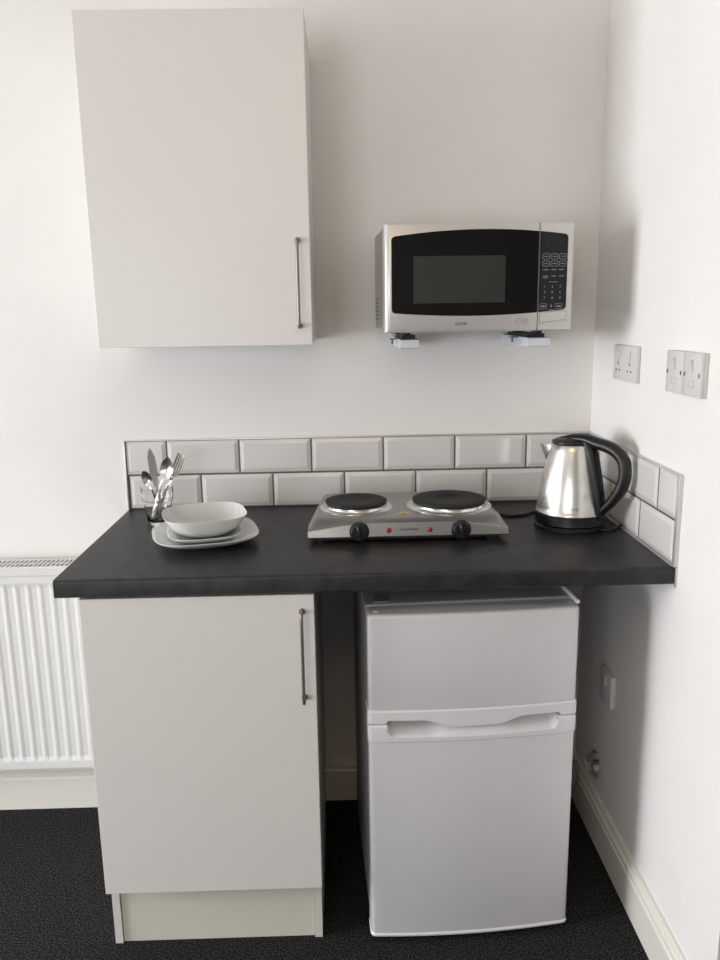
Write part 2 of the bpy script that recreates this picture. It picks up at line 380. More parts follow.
# ------------------------------------------------------------------ fridge freezer (local frame: x across, y to the wall, front at y=0)
FW = 0.479
ft = thing('fridge_freezer', 'white undercounter fridge freezer standing beneath the right of the worktop', 'fridge', (-0.4195, -0.570, 0), math.radians(3.0))
def bow(x, yb=0.0): return yb - 0.013*(1-(2*x/FW)**2)
def door_plan(w, yback, yf, rr=0.012, n=22):
    """plan of a bowed door: list of (x,y) going round"""
    P = [(w/2, yback)]
    h = w/2
    for k in range(5):
        a = math.radians(90*k/4); P.append((h-rr+rr*math.cos(a), bow(h-rr, yf)+rr-rr*math.sin(a)))
    for i in range(1, n): x = (h-rr)*(1-2*i/n); P.append((x, bow(x, yf)))
    for k in range(5):
        a = math.radians(90-90*k/4); P.append((-h+rr-rr*math.cos(a), bow(h-rr, yf)+rr-rr*math.sin(a)))
    P.append((-w/2, yback)); return P
def plan_loft(bm, w, yb, yf, prof):
    """prof: list of (z, inset)"""
    rings = []
    for z, ins in prof:
        pl = door_plan(w-2*ins, yb, yf+ins); rings.append([(x, y, z) for x, y in pl])
    loft(bm, rings)
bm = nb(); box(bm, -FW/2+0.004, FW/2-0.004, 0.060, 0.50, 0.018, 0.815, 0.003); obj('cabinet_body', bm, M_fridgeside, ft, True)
bm = nb(); box(bm, -FW/2+0.010, FW/2-0.010, 0.053, 0.061, 0.03, 0.820); obj('door_gasket', bm, M_gasket, ft)
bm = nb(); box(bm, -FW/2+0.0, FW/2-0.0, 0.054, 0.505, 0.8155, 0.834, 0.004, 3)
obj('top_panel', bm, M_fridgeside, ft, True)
bm = nb(); sweep(bm, smooth_path([(FW/2-0.006, 0.5, 0.837), (FW/2-0.006, 0.2, 0.838), (FW/2-0.005, 0.075, 0.838), (FW/2-0.003, 0.035, 0.836), (FW/2-0.002, 0.018, 0.8335)], 5), 0.0055, 10)
obj('hinge_rail', bm, M_fridgetrim, ft, True)
bm = nb(); prism(bm, rrect(-FW/2+0.022, -FW/2+0.058, 0.063, 0.105, 0.008), 0.834, 0.836, 'z'); obj('hinge_cap', bm, M_fridgeside, ft)
bm = nb(); lathe(bm, [(0, 0.8295), (0.007, 0.8295), (0.006, 0.8320), (0, 0.8325)], 16, -FW/2+0.022, 0.022); obj('hinge_cap', bm, M_fridgetrim, ft, True)
# upper (freezer) door
bm = nb(); plan_loft(bm, FW, 0.0525, 0.0, [(0.604, 0.0015), (0.605, 0.001), (0.820, 0.001), (0.8245, 0.0018), (0.8282, 0.0055), (0.829, 0.011)])
ud = obj('freezer_door', bm, M_fridge, ft, True, auto=50)
bm = nb(); plan_loft(bm, FW+0.002, 0.0525, -0.0030, [(0.556, 0.001), (0.5575, 0.0), (0.600, 0.0), (0.6035, 0.003)])
ut = obj('door_trim', bm, M_fridgetrim, ud, True, auto=50)
def lip(x):      # underside of the upper trim: high over the grip ends, drooping in the middle
    a = abs(x)
    if a > 0.200: return 0.572
    if a > 0.196: return 0.572 + 0.008*(0.200-a)/0.004
    if a > 0.118: return 0.580
    if a < 0.050: return 0.5625
    e = (a-0.050)/0.068; e = e*e*(3-2*e); return 0.5625 + 0.0175*e
cb = nb(); pts = [(-0.3, 0.50), (-0.3, 0.572)] + [(-0.204+0.408*i/136, lip(-0.204+0.408*i/136)) for i in range(137)] + [(0.3, 0.572), (0.3, 0.50)]
prism(cb, pts, -0.06, 0.09, 'y'); boolean(ut, cb)
# lower door with scooped grip
bm = nb(); plan_loft(bm, FW, 0.0525, 0.0, [(0.016, 0.006), (0.0175, 0.0025), (0.021, 0.001), (0.526, 0.001)])
ld = obj('fridge_door', bm, M_fridge, ft, True, auto=50)
bm = nb(); plan_loft(bm, FW+0.002, 0.0525, -0.0030, [(0.524, 0.004), (0.527, 0.0005), (0.530, 0.0), (0.562, 0.0), (0.5655, 0.001), (0.568, 0.004)])
gr = obj('grip_trim', bm, M_fridgetrim, ld, True, auto=50)
cb = nb(); Pg = []
def floor_z(u): return 0.5395 + 0.014*(max(0, abs(u)-0.93)/0.07)**2 - 0.003*(1-u*u)
for i in range(61):
    u = -1+2*i/60; Pg.append((0.197*u, floor_z(u)))
prism(cb, [(-0.197, 0.60)] + Pg + [(0.197, 0.60)], -0.06, 0.030, 'y'); boolean(gr, cb)
for o_ in (gr, ut):
    for p in o_.data.polygons: p.use_smooth = True
    o_.data.set_sharp_from_angle(angle=math.radians(35))
bm = nb(); rings = []   # sloping scoop inside the grip
for i in range(49):
    u = -1+2*i/48; x = 0.196*u; y0 = bow(x, -0.0020); cen = 1 if abs(u) < 0.30 else max(0, 1-(abs(u)-0.30)/0.22); cen = cen*cen*(3-2*cen)
    zb = floor_z(u)
    rings.append([(x, y0, zb-0.0005), (x, y0, zb), (x, y0+0.005, zb+0.003+0.004*cen), (x, y0+0.016-0.004*cen, zb+0.010+0.009*cen), (x, 0.0315, zb+0.022), (x, 0.0315, zb-0.0005)])
loft(bm, rings); obj('grip_scoop', bm, M_fridgetrim, gr, True, auto=60)
bm = nb(); plan_loft(bm, FW+0.001, 0.0525, -0.0015, [(0.014, 0.006), (0.0155, 0.001), (0.020, 0.0), (0.024, 0.0022)]); obj('door_edge', bm, M_fridgetrim, ld, True)
for sx in (-1, 1):
    for yy in (0.09, 0.46):
        bm = nb(); lathe(bm, [(0, 0), (0.016, 0), (0.016, 0.009), (0.008, 0.010), (0.008, 0.0175), (0, 0.0175)], 20, sx*(FW/2-0.04), yy); obj('foot', bm, M_blackmat, ft, True)
# ------------------------------------------------------------------ microwave and its brackets
MX0, MX1, MZ0, MZ1, MF = -0.600, -0.157, 1.4275, 1.6705, -0.340
mw = thing('microwave', 'silver microwave oven with a black glass door on wall brackets', 'microwave', ((MX0+MX1)/2, -0.19, MZ0))
bm = nb(); box(bm, MX0+0.003, MX1-0.003, MF+0.032, -0.04, MZ0+0.006, MZ1-0.001, 0.004); obj('casing', bm, M_silverbody, mw, True, True)
bm = nb()
for k in range(6):
    for j in range(3): box(bm, MX0+0.0025, MX0+0.004, -0.070-j*0.034, -0.046-j*0.034, MZ0+0.030+k*0.010, MZ0+0.0325+k*0.010)
obj('vent', bm, M_slot, mw, False, True)
XD = MX0+0.3575
def front_slab(bm, xa, xb, left_round, right_round):
    pl = []
    yb = MF+0.030
    r1 = 0.013
    bowy = lambda x: MF - 0.006*(1-(2*(x-(MX0+MX1)/2)/(MX1-MX0))**2)
    pl.append((xb, yb))
    if right_round:
        for k in range(6): a = math.radians(90*k/5); pl.append((xb-r1+r1*math.cos(a), bowy(xb-r1)+r1-r1*math.sin(a)))
    else: pl.append((xb, bowy(xb)))
    a0 = xa+(r1 if left_round else 0); b0 = xb-(r1 if right_round else 0)
    for i in range(1, 12): x = b0+(a0-b0)*i/12; pl.append((x, bowy(x)))
    if left_round:
        for k in range(6): a = math.radians(90-90*k/5); pl.append((xa+r1-r1*math.cos(a), bowy(xa+r1)+r1-r1*math.sin(a)))
    else: pl.append((xa, bowy(xa)))
    pl.append((xa, yb))
    rings = []
    for z, ins in ((MZ0, 0.006), (MZ0+0.002, 0.002), (MZ0+0.007, 0), (MZ1-0.004, 0), (MZ1-0.001, 0.0015), (MZ1, 0.004)):
        rings.append([(x, y + (ins if y < yb-1e-6 else 0), z) for x, y in pl])
    loft(bm, rings)
def mw_y(x, off): return MF - 0.006*(1-(2*(x-(MX0+MX1)/2)/(MX1-MX0))**2) - off
def curved_panel(bm, xs, zlo, zhi, off=0.0012, thick=0.004):
    rings = []
    for x in xs:
        y = mw_y(x, off); rings.append([(x, y, zlo(x)), (x, y, zhi(x)), (x, y+thick, zhi(x)), (x, y+thick, zlo(x))])
    loft(bm, rings)
bm = nb(); front_slab(bm, MX0, XD-0.0012, True, False); dr = obj('door', bm, M_silver, mw, True, True, auto=30)
bm = nb(); front_slab(bm, XD+0.0012, MX1, False, True); cp = obj('control_panel', bm, M_silver, mw, True, True, auto=30)
def quad(u, a, b, c, ua=0.016, um=0.222, ub=0.43):
    """parabola-ish through a at ua, b at um, c at ub"""
    return a*(u-um)*(u-ub)/((ua-um)*(ua-ub)) + b*(u-ua)*(u-ub)/((um-ua)*(um-ub)) + c*(u-ua)*(u-um)/((ub-ua)*(ub-um))
def corner(u, s, r=0.008):   # rounding inset near ends
    d = min(abs(u-0.016), abs(u-0.4250))
    return 0 if d > r else s*(r - math.sqrt(max(0, r*r-(r-d)**2)))
zlo = lambda x: MZ0 + quad(x-MX0, 0.045, 0.0365, 0.049) + corner(x-MX0, 1)
zhi = lambda x: MZ1 - quad(x-MX0, 0.029, 0.014, 0.027) - corner(x-MX0, 1)
xs = [MX0+0.016+d for d in (0.0001, 0.0008, 0.002, 0.004, 0.008)]; n = 24
xs += [MX0+0.026+(XD-0.0015-MX0-0.026)*i/n for i in range(n+1)]
bm = nb(); curved_panel(bm, xs, zlo, zhi); gp = obj('door_glass', bm, M_glossblack, dr, True, True, auto=20); tag(gp, 'glossy black door glass')
bm = nb(); curved_panel(bm, [MX0+0.066+0.213*i/16 for i in range(17)], lambda x: MZ0+0.066, lambda x: MZ0+0.171, 0.0015, 0.001); obj('viewing_window', bm, M_screen, gp, True, True)
xs = [XD+0.0015+(MX0+0.416-XD-0.0015)*i/8 for i in range(9)] + [MX0+0.4250-d for d in (0.006, 0.003, 0.001, 0.0001)]
bm = nb(); curved_panel(bm, xs, zlo, zhi); kp = obj('keypad', bm, M_glossblack, cp, True, True, auto=20); tag(kp, 'black touch keypad')
# divider
bm = nb(); box(bm, XD-0.0011, XD+0.0011, mw_y(XD, 0.0006), MF+0.02, MZ0+0.001, MZ1-0.001); obj('door_seam', bm, M_gasket, mw, False, True)
# keypad print
bm = nb()
def kz(px): return MZ1-0.001-(px)*0.243/98.0   # photo rows above 328 -> metres down from the top
def kx(px): return MX0+0.3575+(px-539.5)*0.0855/35.0
def outl(cx, cz, w, h):
    x_, z_ = kx(cx), kz(cz-228)
    ring_outline(bm, rrect(x_-w/2, x_+w/2, z_-h/2, z_+h/2, 0.003, 3), rrect(x_-w/2+0.0008, x_+w/2-0.0008, z_-h/2+0.0008, z_+h/2-0.0008, 0.0022, 3), mw_y(x_, 0.0016), mw_y(x_, 0.0010))
def bar(cx, cz, w, h=0.0014):
    x_, z_ = kx(cx), kz(cz-228)
    box(bm, x_-w/2, x_+w/2, mw_y(x_, 0.0016), mw_y(x_, 0.0010), z_-h/2, z_+h/2)
for r_, row in enumerate((258.0, 264.5)):
    for cx in (546.3, 554.3, 562.3): outl(cx, row, 0.0165, 0.0125); bar(cx, row, 0.009)
for cx in (546, 554, 561.5): bar(cx, 270, 0.012); bar(cx, 275.7, 0.0115)
bar(546, 277.2, 0.012); bar(553.5, 281, 0.022, 0.001)
for cx in (544.7, 559.8): outl(cx, 303.2, 0.0165, 0.0125); bar(cx, 303.2, 0.009, 0.003)
bar(552.3, 306.7, 0.014)
for i, s in enumerate('123456789'):
    x_ = kx(545.6+(i % 3)*7.6); z_ = kz(285.3+(i//3)*5.2-228); tb = text_bm(s, 0.0075, face_y(x_, mw_y(x_, 0.0013), z_)); join(bm, tb)
x_ = kx(552.5); join(bm, text_bm('0', 0.009, face_y(x_, mw_y(x_, 0.0013), kz(303.2-228))))
obj('key_markings', bm, M_printw, kp, False, True)
# open button
bm = nb(); ox = [(-0.243, 1.444), (-0.189, 1.452), (-0.1855, 1.456), (-0.1855, 1.470), (-0.189, 1.4735), (-0.241, 1.469), (-0.245, 1.465), (-0.245, 1.447)]; ox = [(a_+0.0075+(a_+0.245)*0.04, b_) for a_, b_ in ox]
prism(bm, ox, MF-0.0040, MF+0.001, 'y'); obj('button_surround', bm, M_line, cp, False, True)
cx_, cz_ = sum(p[0] for p in ox)/8, sum(p[1] for p in ox)/8
bm = nb(); prism(bm, [(cx_+(a-cx_)*0.965, cz_+(b-cz_)*0.91) for a, b in ox], MF-0.0056, MF, 'y'); obj('open_button', bm, M_silver, cp, False, True)
bm = text_bm('LOGIK', 0.0095, face_y(MX0+0.178, mw_y(MX0+0.178, 0.0005), MZ0+0.0185)); obj('logo', bm, M_print, dr, False, True)
bm = nb(); xx = MX0+0.318
for k, ch in enumerate(('E', '17L')):
    join(bm, text_bm(ch, 0.008, face_y(xx-0.007+k*0.012, mw_y(xx, 0.0006), MZ0+0.023)))
ring_outline(bm, rrect(xx-0.0125, xx+0.0145, MZ0+0.0165, MZ0+0.0295, 0.001, 2), rrect(xx-0.0118, xx+0.0138, MZ0+0.0172, MZ0+0.0288, 0.001, 2), mw_y(xx, 0.0006), mw_y(xx, -0.0004))
obj('power_symbol', bm, M_line, dr, False, True)
for fx in (MX0+0.055, MX1-0.065):
    for fy in (-0.27, -0.09):
        bm = nb(); lathe(bm, [(0, 1.4196), (0.012, 1.4196), (0.014, 1.434), (0, 1.434)], 20, fx, fy); obj('foot', bm, M_blackmat, mw, True, True)
def respin(root, px, py, ang):
    a = Matrix.Translation((px, py, 0)) @ Matrix.Rotation(ang, 4, 'Z') @ Matrix.Translation((-px, -py, 0)) @ WM[root]
    root.location = a.translation; root.rotation_euler = (0, 0, a.to_euler().z); WM[root] = a
respin(mw, MX0, MF, math.radians(2.1))
for lab, x0_, x1_ in (('pale metal wall bracket under the left end of the microwave', -0.561, -0.517), ('pale metal wall bracket under the right end of the microwave', -0.257, -0.203)):
    b = thing('microwave_bracket', lab, 'bracket', ((x0_+x1_)/2, 0, 1.39), group='brackets under the microwave')
    bm = nb(); prism(bm, [(-0.006, 1.386), (-0.290, 1.389), (-0.302, 1.391), (-0.302, 1.409), (-0.290, 1.4105), (-0.006, 1.4105)], x0_, x1_, 'x'); 
    o = obj('arm', bm, M_brk, b, False, True)
    bm = nb(); box(bm, x0_-0.001, x1_+0.001, -0.006, 0, 1.382, 1.4135, 0.001); obj('wall_plate', bm, M_brk, b, False, True)
    bm = nb(); box(bm, x0_+0.006, x1_-0.006, -0.270, -0.04, 1.4106, 1.4195); obj('grip_pad', bm, M_blackmat, b, False, True)
    bm = nb(); xq = x0_-0.012; box(bm, xq-0.006, x0_+0.002, -0.20, -0.17, 1.408, 1.4104); lathe(bm, [(0, 1.396), (0.0025, 1.396), (0.0025, 1.4085), (0, 1.4085)], 10, xq, -0.185); obj('clamp_screw', bm, M_gasket, b, False, True)

# ------------------------------------------------------------------ hob
hb = thing('double_hob', 'stainless steel double hotplate on the worktop in front of the tiles', 'hob', (-0.552, -0.265, H))
XL, XR = -0.790, -0.313
YF, YB = -0.400, -0.130
bm = nb(); xc = (XL+XR)/2; hw = (XR-XL)/2
def arch(u): return 0.5*(1+math.cos(PI*min(1, abs(u)**2.2)))
rings = []
N = 40
for i in range(N+1):
    u = -1+2*i/N; e = (1-abs(u))
    x = xc+hw*u; a = arch(u)
    zt = H+0.036+0.016*a            # front top edge: arched
    side = min(1, e/0.085); side = math.sin(side*PI/2)
    ztop = H+0.034+0.024*side
    xb = xc+(hw-0.022)*u
    zf = min(zt, ztop)
    rings.append([(x, YF+0.002, H+0.0145), (x, YF, H+0.018), (x, YF+0.004, zf-0.003), (x, YF+0.008, zf), (x, YF+0.035, max(zf, ztop-0.004*(1-a))), (x, YF+0.06, ztop), (xb, YB+0.02, ztop), (xb, YB+0.006, ztop-0.004), (xb, YB, ztop-0.014), (xb, YB, H+0.0145)])
loft(bm, rings); obj('steel_housing', bm, M_brush, hb, True, True, auto=28)
bm = nb(); box(bm, XL+0.02, XR-0.02, YF+0.012, YB-0.004, H+0.007, H+0.0148, 0.002); obj('underside', bm, M_blackmat, hb, False, True)
for px in (XL+0.035, XR-0.035):
    for py in (YF+0.03, YB-0.03):
        bm = nb(); lathe(bm, [(0, H+0.0), (0.012, H+0.0), (0.014, H+0.008), (0, H+0.008)], 20, px, py); obj('foot', bm, M_blackmat, hb, True, True)
for px, rr, lab in ((-0.672, 0.079, 'smaller hotplate'), (-0.437, 0.094, 'larger hotplate')):
    z = H+0.058
    bm = nb(); lathe(bm, [(rr+0.013, z-0.004), (rr+0.013, z+0.0005), (rr+0.009, z+0.003), (rr+0.002, z+0.004), (rr+0.0005, z+0.006), (rr+0.0005, z+0.010), (rr-0.002, z+0.0115), (0, z+0.0115)], 72, px, -0.262)
    rim = obj('chrome_ring', bm, M_chrome, hb, True, True)
    bm = nb(); pr = [(0, z+0.010), (rr-0.003, z+0.010), (rr-0.001, z+0.0145), (rr-0.002, z+0.0175), (rr-0.006, z+0.0185), (rr*0.62, z+0.0183), (rr*0.60, z+0.0178), (rr*0.32, z+0.0178), (rr*0.30, z+0.0165), (0, z+0.0165)]
    lathe(bm, pr, 72, px, -0.262); tag(obj('hotplate', bm, M_iron, hb, True, True), lab)
ZK = H+0.031
for px in (-0.668, -0.426):
    bm = nb(); lathe(bm, [(0, 0), (0.0235, 0), (0.0235, 0.003), (0.020, 0.005), (0.0195, 0.016), (0.018, 0.018), (0, 0.018)], 36, mod=lambda a, z: 1-0.02*(math.cos(a*12) > 0.3)*(z > 0.004))
    box(bm, -0.0035, 0.0035, -0.019, 0.019, 0.017, 0.0225, 0.001)
    bm.transform(Matrix.Translation((px, YF+0.001, ZK)) @ Matrix.Rotation(PI/2, 4, 'X') @ Matrix.Rotation(0.3, 4, 'Z'))
    k = obj('knob', bm, M_black, hb, True, True)
    bm = nb(); box(bm, -0.0008, 0.0008, 0.009, 0.018, 0.0225, 0.0229); bm.transform(Matrix.Translation((px, YF+0.001, ZK)) @ Matrix.Rotation(PI/2, 4, 'X') @ Matrix.Rotation(0.3, 4, 'Z')); obj('pointer_mark', bm, M_printw, k, False, True)
for px in (-0.5975, -0.500):
    bm = nb(); lathe(bm, [(0, 0), (0.0062, 0), (0.006, 0.0015), (0.0045, 0.0028), (0, 0.0032)], 20); bm.transform(Matrix.Translation((px, YF+0.001, ZK+0.001)) @ Matrix.Rotation(PI/2, 4, 'X')); tag(obj('indicator_light', bm, M_red, hb, True, True), 'round red indicator light')
bm = text_bm('Goodmans', 0.0100, face_y(-0.549, YF+0.0004, ZK+0.003)); obj('logo', bm, M_print, hb, False, True)
bm = nb(); zt = H+0.0584; prism(bm, [(-0.576, -0.352), (-0.540, -0.352), (-0.558, -0.320)], zt, zt+0.0004, 'z'); st = obj('warning_sticker', bm, M_yellow, hb, False, True)
bm = nb(); box(bm, -0.559, -0.557, -0.346, -0.334, zt+0.0004, zt+0.0006); box(bm, -0.566, -0.550, -0.3495, -0.348, zt+0.0004, zt+0.0006); obj('warning_symbol', bm, M_print, st, False, True)
bm = nb(); sweep(bm, smooth_path([(-0.345, -0.136, H+0.022), (-0.325, -0.115, H+0.010), (-0.28, -0.175, H+0.0046), (-0.235, -0.18, H+0.0046), (-0.195, -0.150, H+0.0046), (-0.12, -0.115, H+0.0046), (-0.06, -0.06, H+0.0046), (-0.03, -0.022, H+0.0046)], 6), 0.004, 10)
obj('power_cable', bm, M_black, hb, True, True)

# ------------------------------------------------------------------ kettle (local: handle along +x)
KA = math.radians(-48); KP = (-0.131, -0.276)
kb = thing('kettle_power_base', 'round black power base under the steel kettle', 'kettle base', (KP[0], KP[1], H), KA)
bm = nb(); lathe(bm, [(0, 0), (0.083, 0), (0.086, 0.002), (0.086, 0.009), (0.082, 0.013), (0.02, 0.0135), (0, 0.0135)], 72); obj('base_plate', bm, M_black, kb, True)
bm = nb(); sweep(bm, smooth_path([(0.082, 0.0, 0.006), (0.10, 0.006, 0.0055), (0.105, 0.03, 0.0045), (0.10, 0.055, 0.0042), (0.098, 0.075, 0.0042)], 6), 0.0035, 10); obj('power_cable', bm, M_black, kb, True)
kt = thing('kettle', 'brushed steel jug kettle with black handle by the right wall', 'kettle', (KP[0], KP[1], H+0.014), KA)
z0 = -0.014
bm = nb(); lathe(bm, [(0, 0.0), (0.079, 0.0), (0.0835, 0.003), (0.0828, 0.008), (0.0828, 0.0245), (0.081, 0.026), (0, 0.026)], 72); obj('base_collar', bm, M_black, kt, True)
bm = nb(); pf = [(0, 0.0245), (0.0805, 0.0245), (0.0818, 0.026), (0.0818, 0.0285), (0.0802, 0.0305)]
for i in range(1, 15):
    s = i/14; pf.append((0.0800 - 0.0310*(s**1.25) + 0.0015*math.sin(PI*s), 0.0305 + 0.1605*s))
pf += [(0.0478, 0.1925), (0.045, 0.193), (0, 0.193)]
lathe(bm, pf, 96); body = obj('steel_body', bm, M_kettle, kt, True, auto=50)
bm = nb()   # spout, opposite the handle
rings = []
for cx, z, rx, ry in ((-0.048, 0.110, 0.012, 0.010), (-0.046, 0.135, 0.020, 0.014), (-0.048, 0.152, 0.026, 0.018), (-0.051, 0.170, 0.032, 0.020), (-0.053, 0.181, 0.0355, 0.020), (-0.054, 0.185, 0.036, 0.020)):
    rings.append([(cx+rx*math.cos(2*PI*k/24), ry*math.sin(2*PI*k/24), z) for k in range(24)])
loft(bm, rings); obj('spout', bm, M_kettle, kt, True, auto=60)
bm = nb(); lathe(bm, [(0, 0.192), (0.0455, 0.192), (0.047, 0.195), (0.0465, 0.199), (0.038, 0.2035), (0.015, 0.2065), (0, 0.207)], 48, -0.002, 0); obj('lid', bm, M_black, kt, True, auto=50)
def q(r, z): return (r, 0, z+z0)
bm = nb()
cl_ = [q(-0.018, 0.2185), q(0.008, 0.2200), q(0.038, 0.2200), q(0.066, 0.2130), q(0.096, 0.2070), q(0.118, 0.1960), q(0.134, 0.1780), q(0.1385, 0.1550), q(0.137, 0.1320), q(0.127, 0.1060), q(0.110, 0.0800), q(0.090, 0.0560), q(0.083, 0.0430)]
ra = [0.006, 0.0105, 0.012, 0.0140, 0.0145, 0.0145, 0.0145, 0.0145, 0.0145, 0.0142, 0.0125, 0.0095, 0.006]
rb_ = [0.012, 0.017, 0.018, 0.018, 0.0165, 0.016, 0.016, 0.016, 0.0155, 0.015, 0.014, 0.013, 0.011]
PP = smooth_path(cl_, 5)
def interp(a, n): return [a[min(int(i/5), len(a)-1)] + (a[min(int(i/5)+1, len(a)-1)] - a[min(int(i/5), len(a)-1)])*(i % 5)/5 for i in range(n)]
sweep(bm, PP, interp(ra, len(PP)), 20, (0, 1, 0), interp(rb_, len(PP)))
hd = obj('handle', bm, M_black, kt, True, auto=50)
bm = nb()   # back strip between handle ends, following the body
PP = smooth_path([q(0.040, 0.214), q(0.052, 0.190), q(0.060, 0.160), q(0.070, 0.120), q(0.0785, 0.080), q(0.083, 0.050), q(0.083, 0.030)], 5)
sweep(bm, PP, interp([0.013, 0.0135, 0.0125, 0.011, 0.010, 0.008, 0.006], len(PP)), 16, (0, 1, 0), interp([0.019, 0.019, 0.019, 0.018, 0.017, 0.015, 0.012], len(PP)))
obj('back_strip', bm, M_black, kt, True, auto=50)
bm = nb(); box(bm, -0.012, 0.022, -0.011, 0.011, 0.204, 0.2095, 0.003); box(bm, -0.030, -0.012, -0.012, 0.012, 0.2035, 0.2075, 0.002); obj('lid_latch', bm, M_black, kt, True)
kt.scale = (1.04, 1.04, 1.03); kb.scale = (1.02, 1.02, 1.0)
# logo faces the camera
tb = text_bm('LOGIK', 0.0085, Matrix.Identity(4)); a_cam = math.radians(-101)
tb.transform(Matrix.Translation((KP[0]+0.0802*math.cos(a_cam), KP[1]+0.0802*math.sin(a_cam), H+0.014+0.046)) @ Matrix.Rotation(a_cam+PI/2, 4, 'Z') @ Matrix.Rotation(PI/2-0.15, 4, 'X'))
obj('logo', tb, M_line, body, False, True)

# ------------------------------------------------------------------ crockery
def sq(n=72, p=3.0):
    return [(math.copysign(abs(math.cos(t))**(2/p), math.cos(t)), math.copysign(abs(math.sin(t))**(2/p), math.sin(t))) for t in (2*PI*k/n for k in range(n))]
def dish(name, label, loc, rz, prof, p=3.4, group=None, sx=1.0, tilt=None):
    """prof: list of (half size, z, squareness exponent)"""
    bm = nb(); loft(bm, [[(x*r*sx, y*r, z) for x, y in sq(84, pw)] for r, z, pw in prof])
    o = obj(name, bm, M_china, None, True, auto=70); o.location = loc; o.rotation_euler = (0, 0, rz)
    if tilt: o.rotation_euler = (tilt[0], tilt[1], rz)
    return tag(o, label, 'plate' if 'plate' in name else 'bowl', group)
PZ = H
big = [(s_*0.98, z_, p_) for s_, z_, p_ in [(0.001, 0.0, 2), (0.060, 0.0, 2.4), (0.063, 0.003, 2.6), (0.068, 0.004, 2.8), (0.100, 0.0125, 3.2), (0.120, 0.0225, 3.3), (0.1265, 0.0275, 3.3), (0.1272, 0.0290, 3.3), (0.1260, 0.0298, 3.3), (0.118, 0.0262, 3.3), (0.098, 0.0165, 3.2), (0.078, 0.0090, 2.9), (0.070, 0.0082, 2.7), (0.001, 0.0080, 2)]]
dish('dinner_plate', 'large white rounded square dinner plate resting on the worktop', (-1.040, -0.350, PZ), math.radians(15), big)
sm = [(s*0.71, z*0.78, p_) for s, z, p_ in big]
dish('side_plate', 'small white rounded square side plate between dinner plate and bowl', (-1.040, -0.358, PZ+0.0102), math.radians(14), sm)
bw = [(0.001, 0.0, 2), (0.038, 0.0, 2.1), (0.040, 0.002, 2.2), (0.043, 0.003, 2.3), (0.062, 0.010, 2.5), (0.082, 0.026, 2.8), (0.094, 0.044, 3.0), (0.0990, 0.0530, 3.1), (0.0993, 0.0545, 3.1), (0.0982, 0.0550, 3.1), (0.0915, 0.0440, 3.0), (0.079, 0.0280, 2.8), (0.060, 0.0130, 2.4), (0.040, 0.0080, 2.2), (0.001, 0.0070, 2)]
dish('cereal_bowl', 'white rounded square bowl stacked on top of the plates', (-1.041, -0.342, PZ+0.0172), math.radians(16), bw)

# ------------------------------------------------------------------ tumbler and cutlery
GC = Vector((-1.1925, -0.170, H))
bm = nb()
def facet(a, z): return 1.0 - (0.03*abs(math.sin(a*5)) if z < 0.060 else 0)
outer = [(0, 0), (0.026, 0), (0.0285, 0.002), (0.0305, 0.012), (0.0345, 0.040), (0.0372, 0.0590)]
outer2 = [(0.0392, 0.0615), (0.0405, 0.066), (0.0412, 0.082), (0.0422, 0.098), (0.0425, 0.1)]
inner = [(0.0417, 0.1003), (0.0408, 0.098), (0.0395, 0.080), (0.0383, 0.062), (0.0345, 0.055), (0.0310, 0.035), (0.0275, 0.013), (0.022, 0.009), (0, 0.008)]
lathe(bm, outer+outer2+inner, 80, mod=facet)
g = obj('glass_tumbler', bm, M_glass, None, True, auto=60); g.location = GC
tag(g, 'clear glass tumbler holding cutlery at the left end of the worktop', 'glass')

def cutlery(name, label, bottom, top, normal, width, height, L, thick=0.0016, tines=False):
    """width(s), height(s): s in metres from the handle end; the piece runs along bottom->top"""
    bm = nb(); n = 44; K = 6
    def grid(s0, s1, n_, c0, c1, K_=K):
        """solid sheet between lateral fractions c0..c1"""
        up, lo = [], []
        for i in range(n_+1):
            s = s0+(s1-s0)*i/n_; wd = width(s)
            ru, rl = [], []
            for k in range(K_+1):
                c = c0+(c1-c0)*k/K_; h = height(s, c)
                e = thick/2*(1 if abs(c) < 0.99 else 0.6)
                ru.append((c*wd, s, h+e)); rl.append((c*wd, s, h-e))
            up.append(ru); lo.append(rl)
        rings = [up[i]+lo[i][::-1] for i in range(n_+1)]
        loft(bm, rings)
    if not tines: grid(0, L, n, -1, 1)
    else:
        grid(0, L-0.048, n, -1, 1)
        for k in range(4):
            c = -1+0.5*k+0.06; grid(L-0.0485, L, 10, c if k else -1, (c+0.31) if k < 3 else 1, 2)
    b, t_ = Vector(bottom), Vector(top); d = (t_-b).normalized()
    nn = Vector(normal); nn = (nn - d*nn.dot(d)).normalized(); x = d.cross(nn).normalized()
    o = obj(name, bm, M_cut, None, True, auto=50)
    Mx = Matrix((( x.x, d.x, nn.x, b.x), (x.y, d.y, nn.y, b.y), (x.z, d.z, nn.z, b.z), (0, 0, 0, 1)))
    o.matrix_world = Mx; WM[o] = Mx
    return tag(o, label, name.replace('_', ' '))
def piecewise(P):
    def f(s):
        for (a, x), (b, y) in zip(P[:-1], P[1:]):
            if s <= b: e = (s-a)/(b-a); e = e*e*(3-2*e); return x+(y-x)*e
        return P[-1][1]
    return f
def spoon_w(L, hl, hw):
    base = piecewise([(0, 0.0055), (0.004, 0.0075), (0.05, 0.005), (L-hl-0.02, 0.0026), (L-hl, 0.0034)])
    def f(s):
        if s < L-hl: return base(s)
        u = (s-(L-hl))/hl; return max(0.0006, hw*math.sin(PI*min(1, (u*0.93+0.07)**0.85))**0.6) if u < 1 else 0.0006
    return f
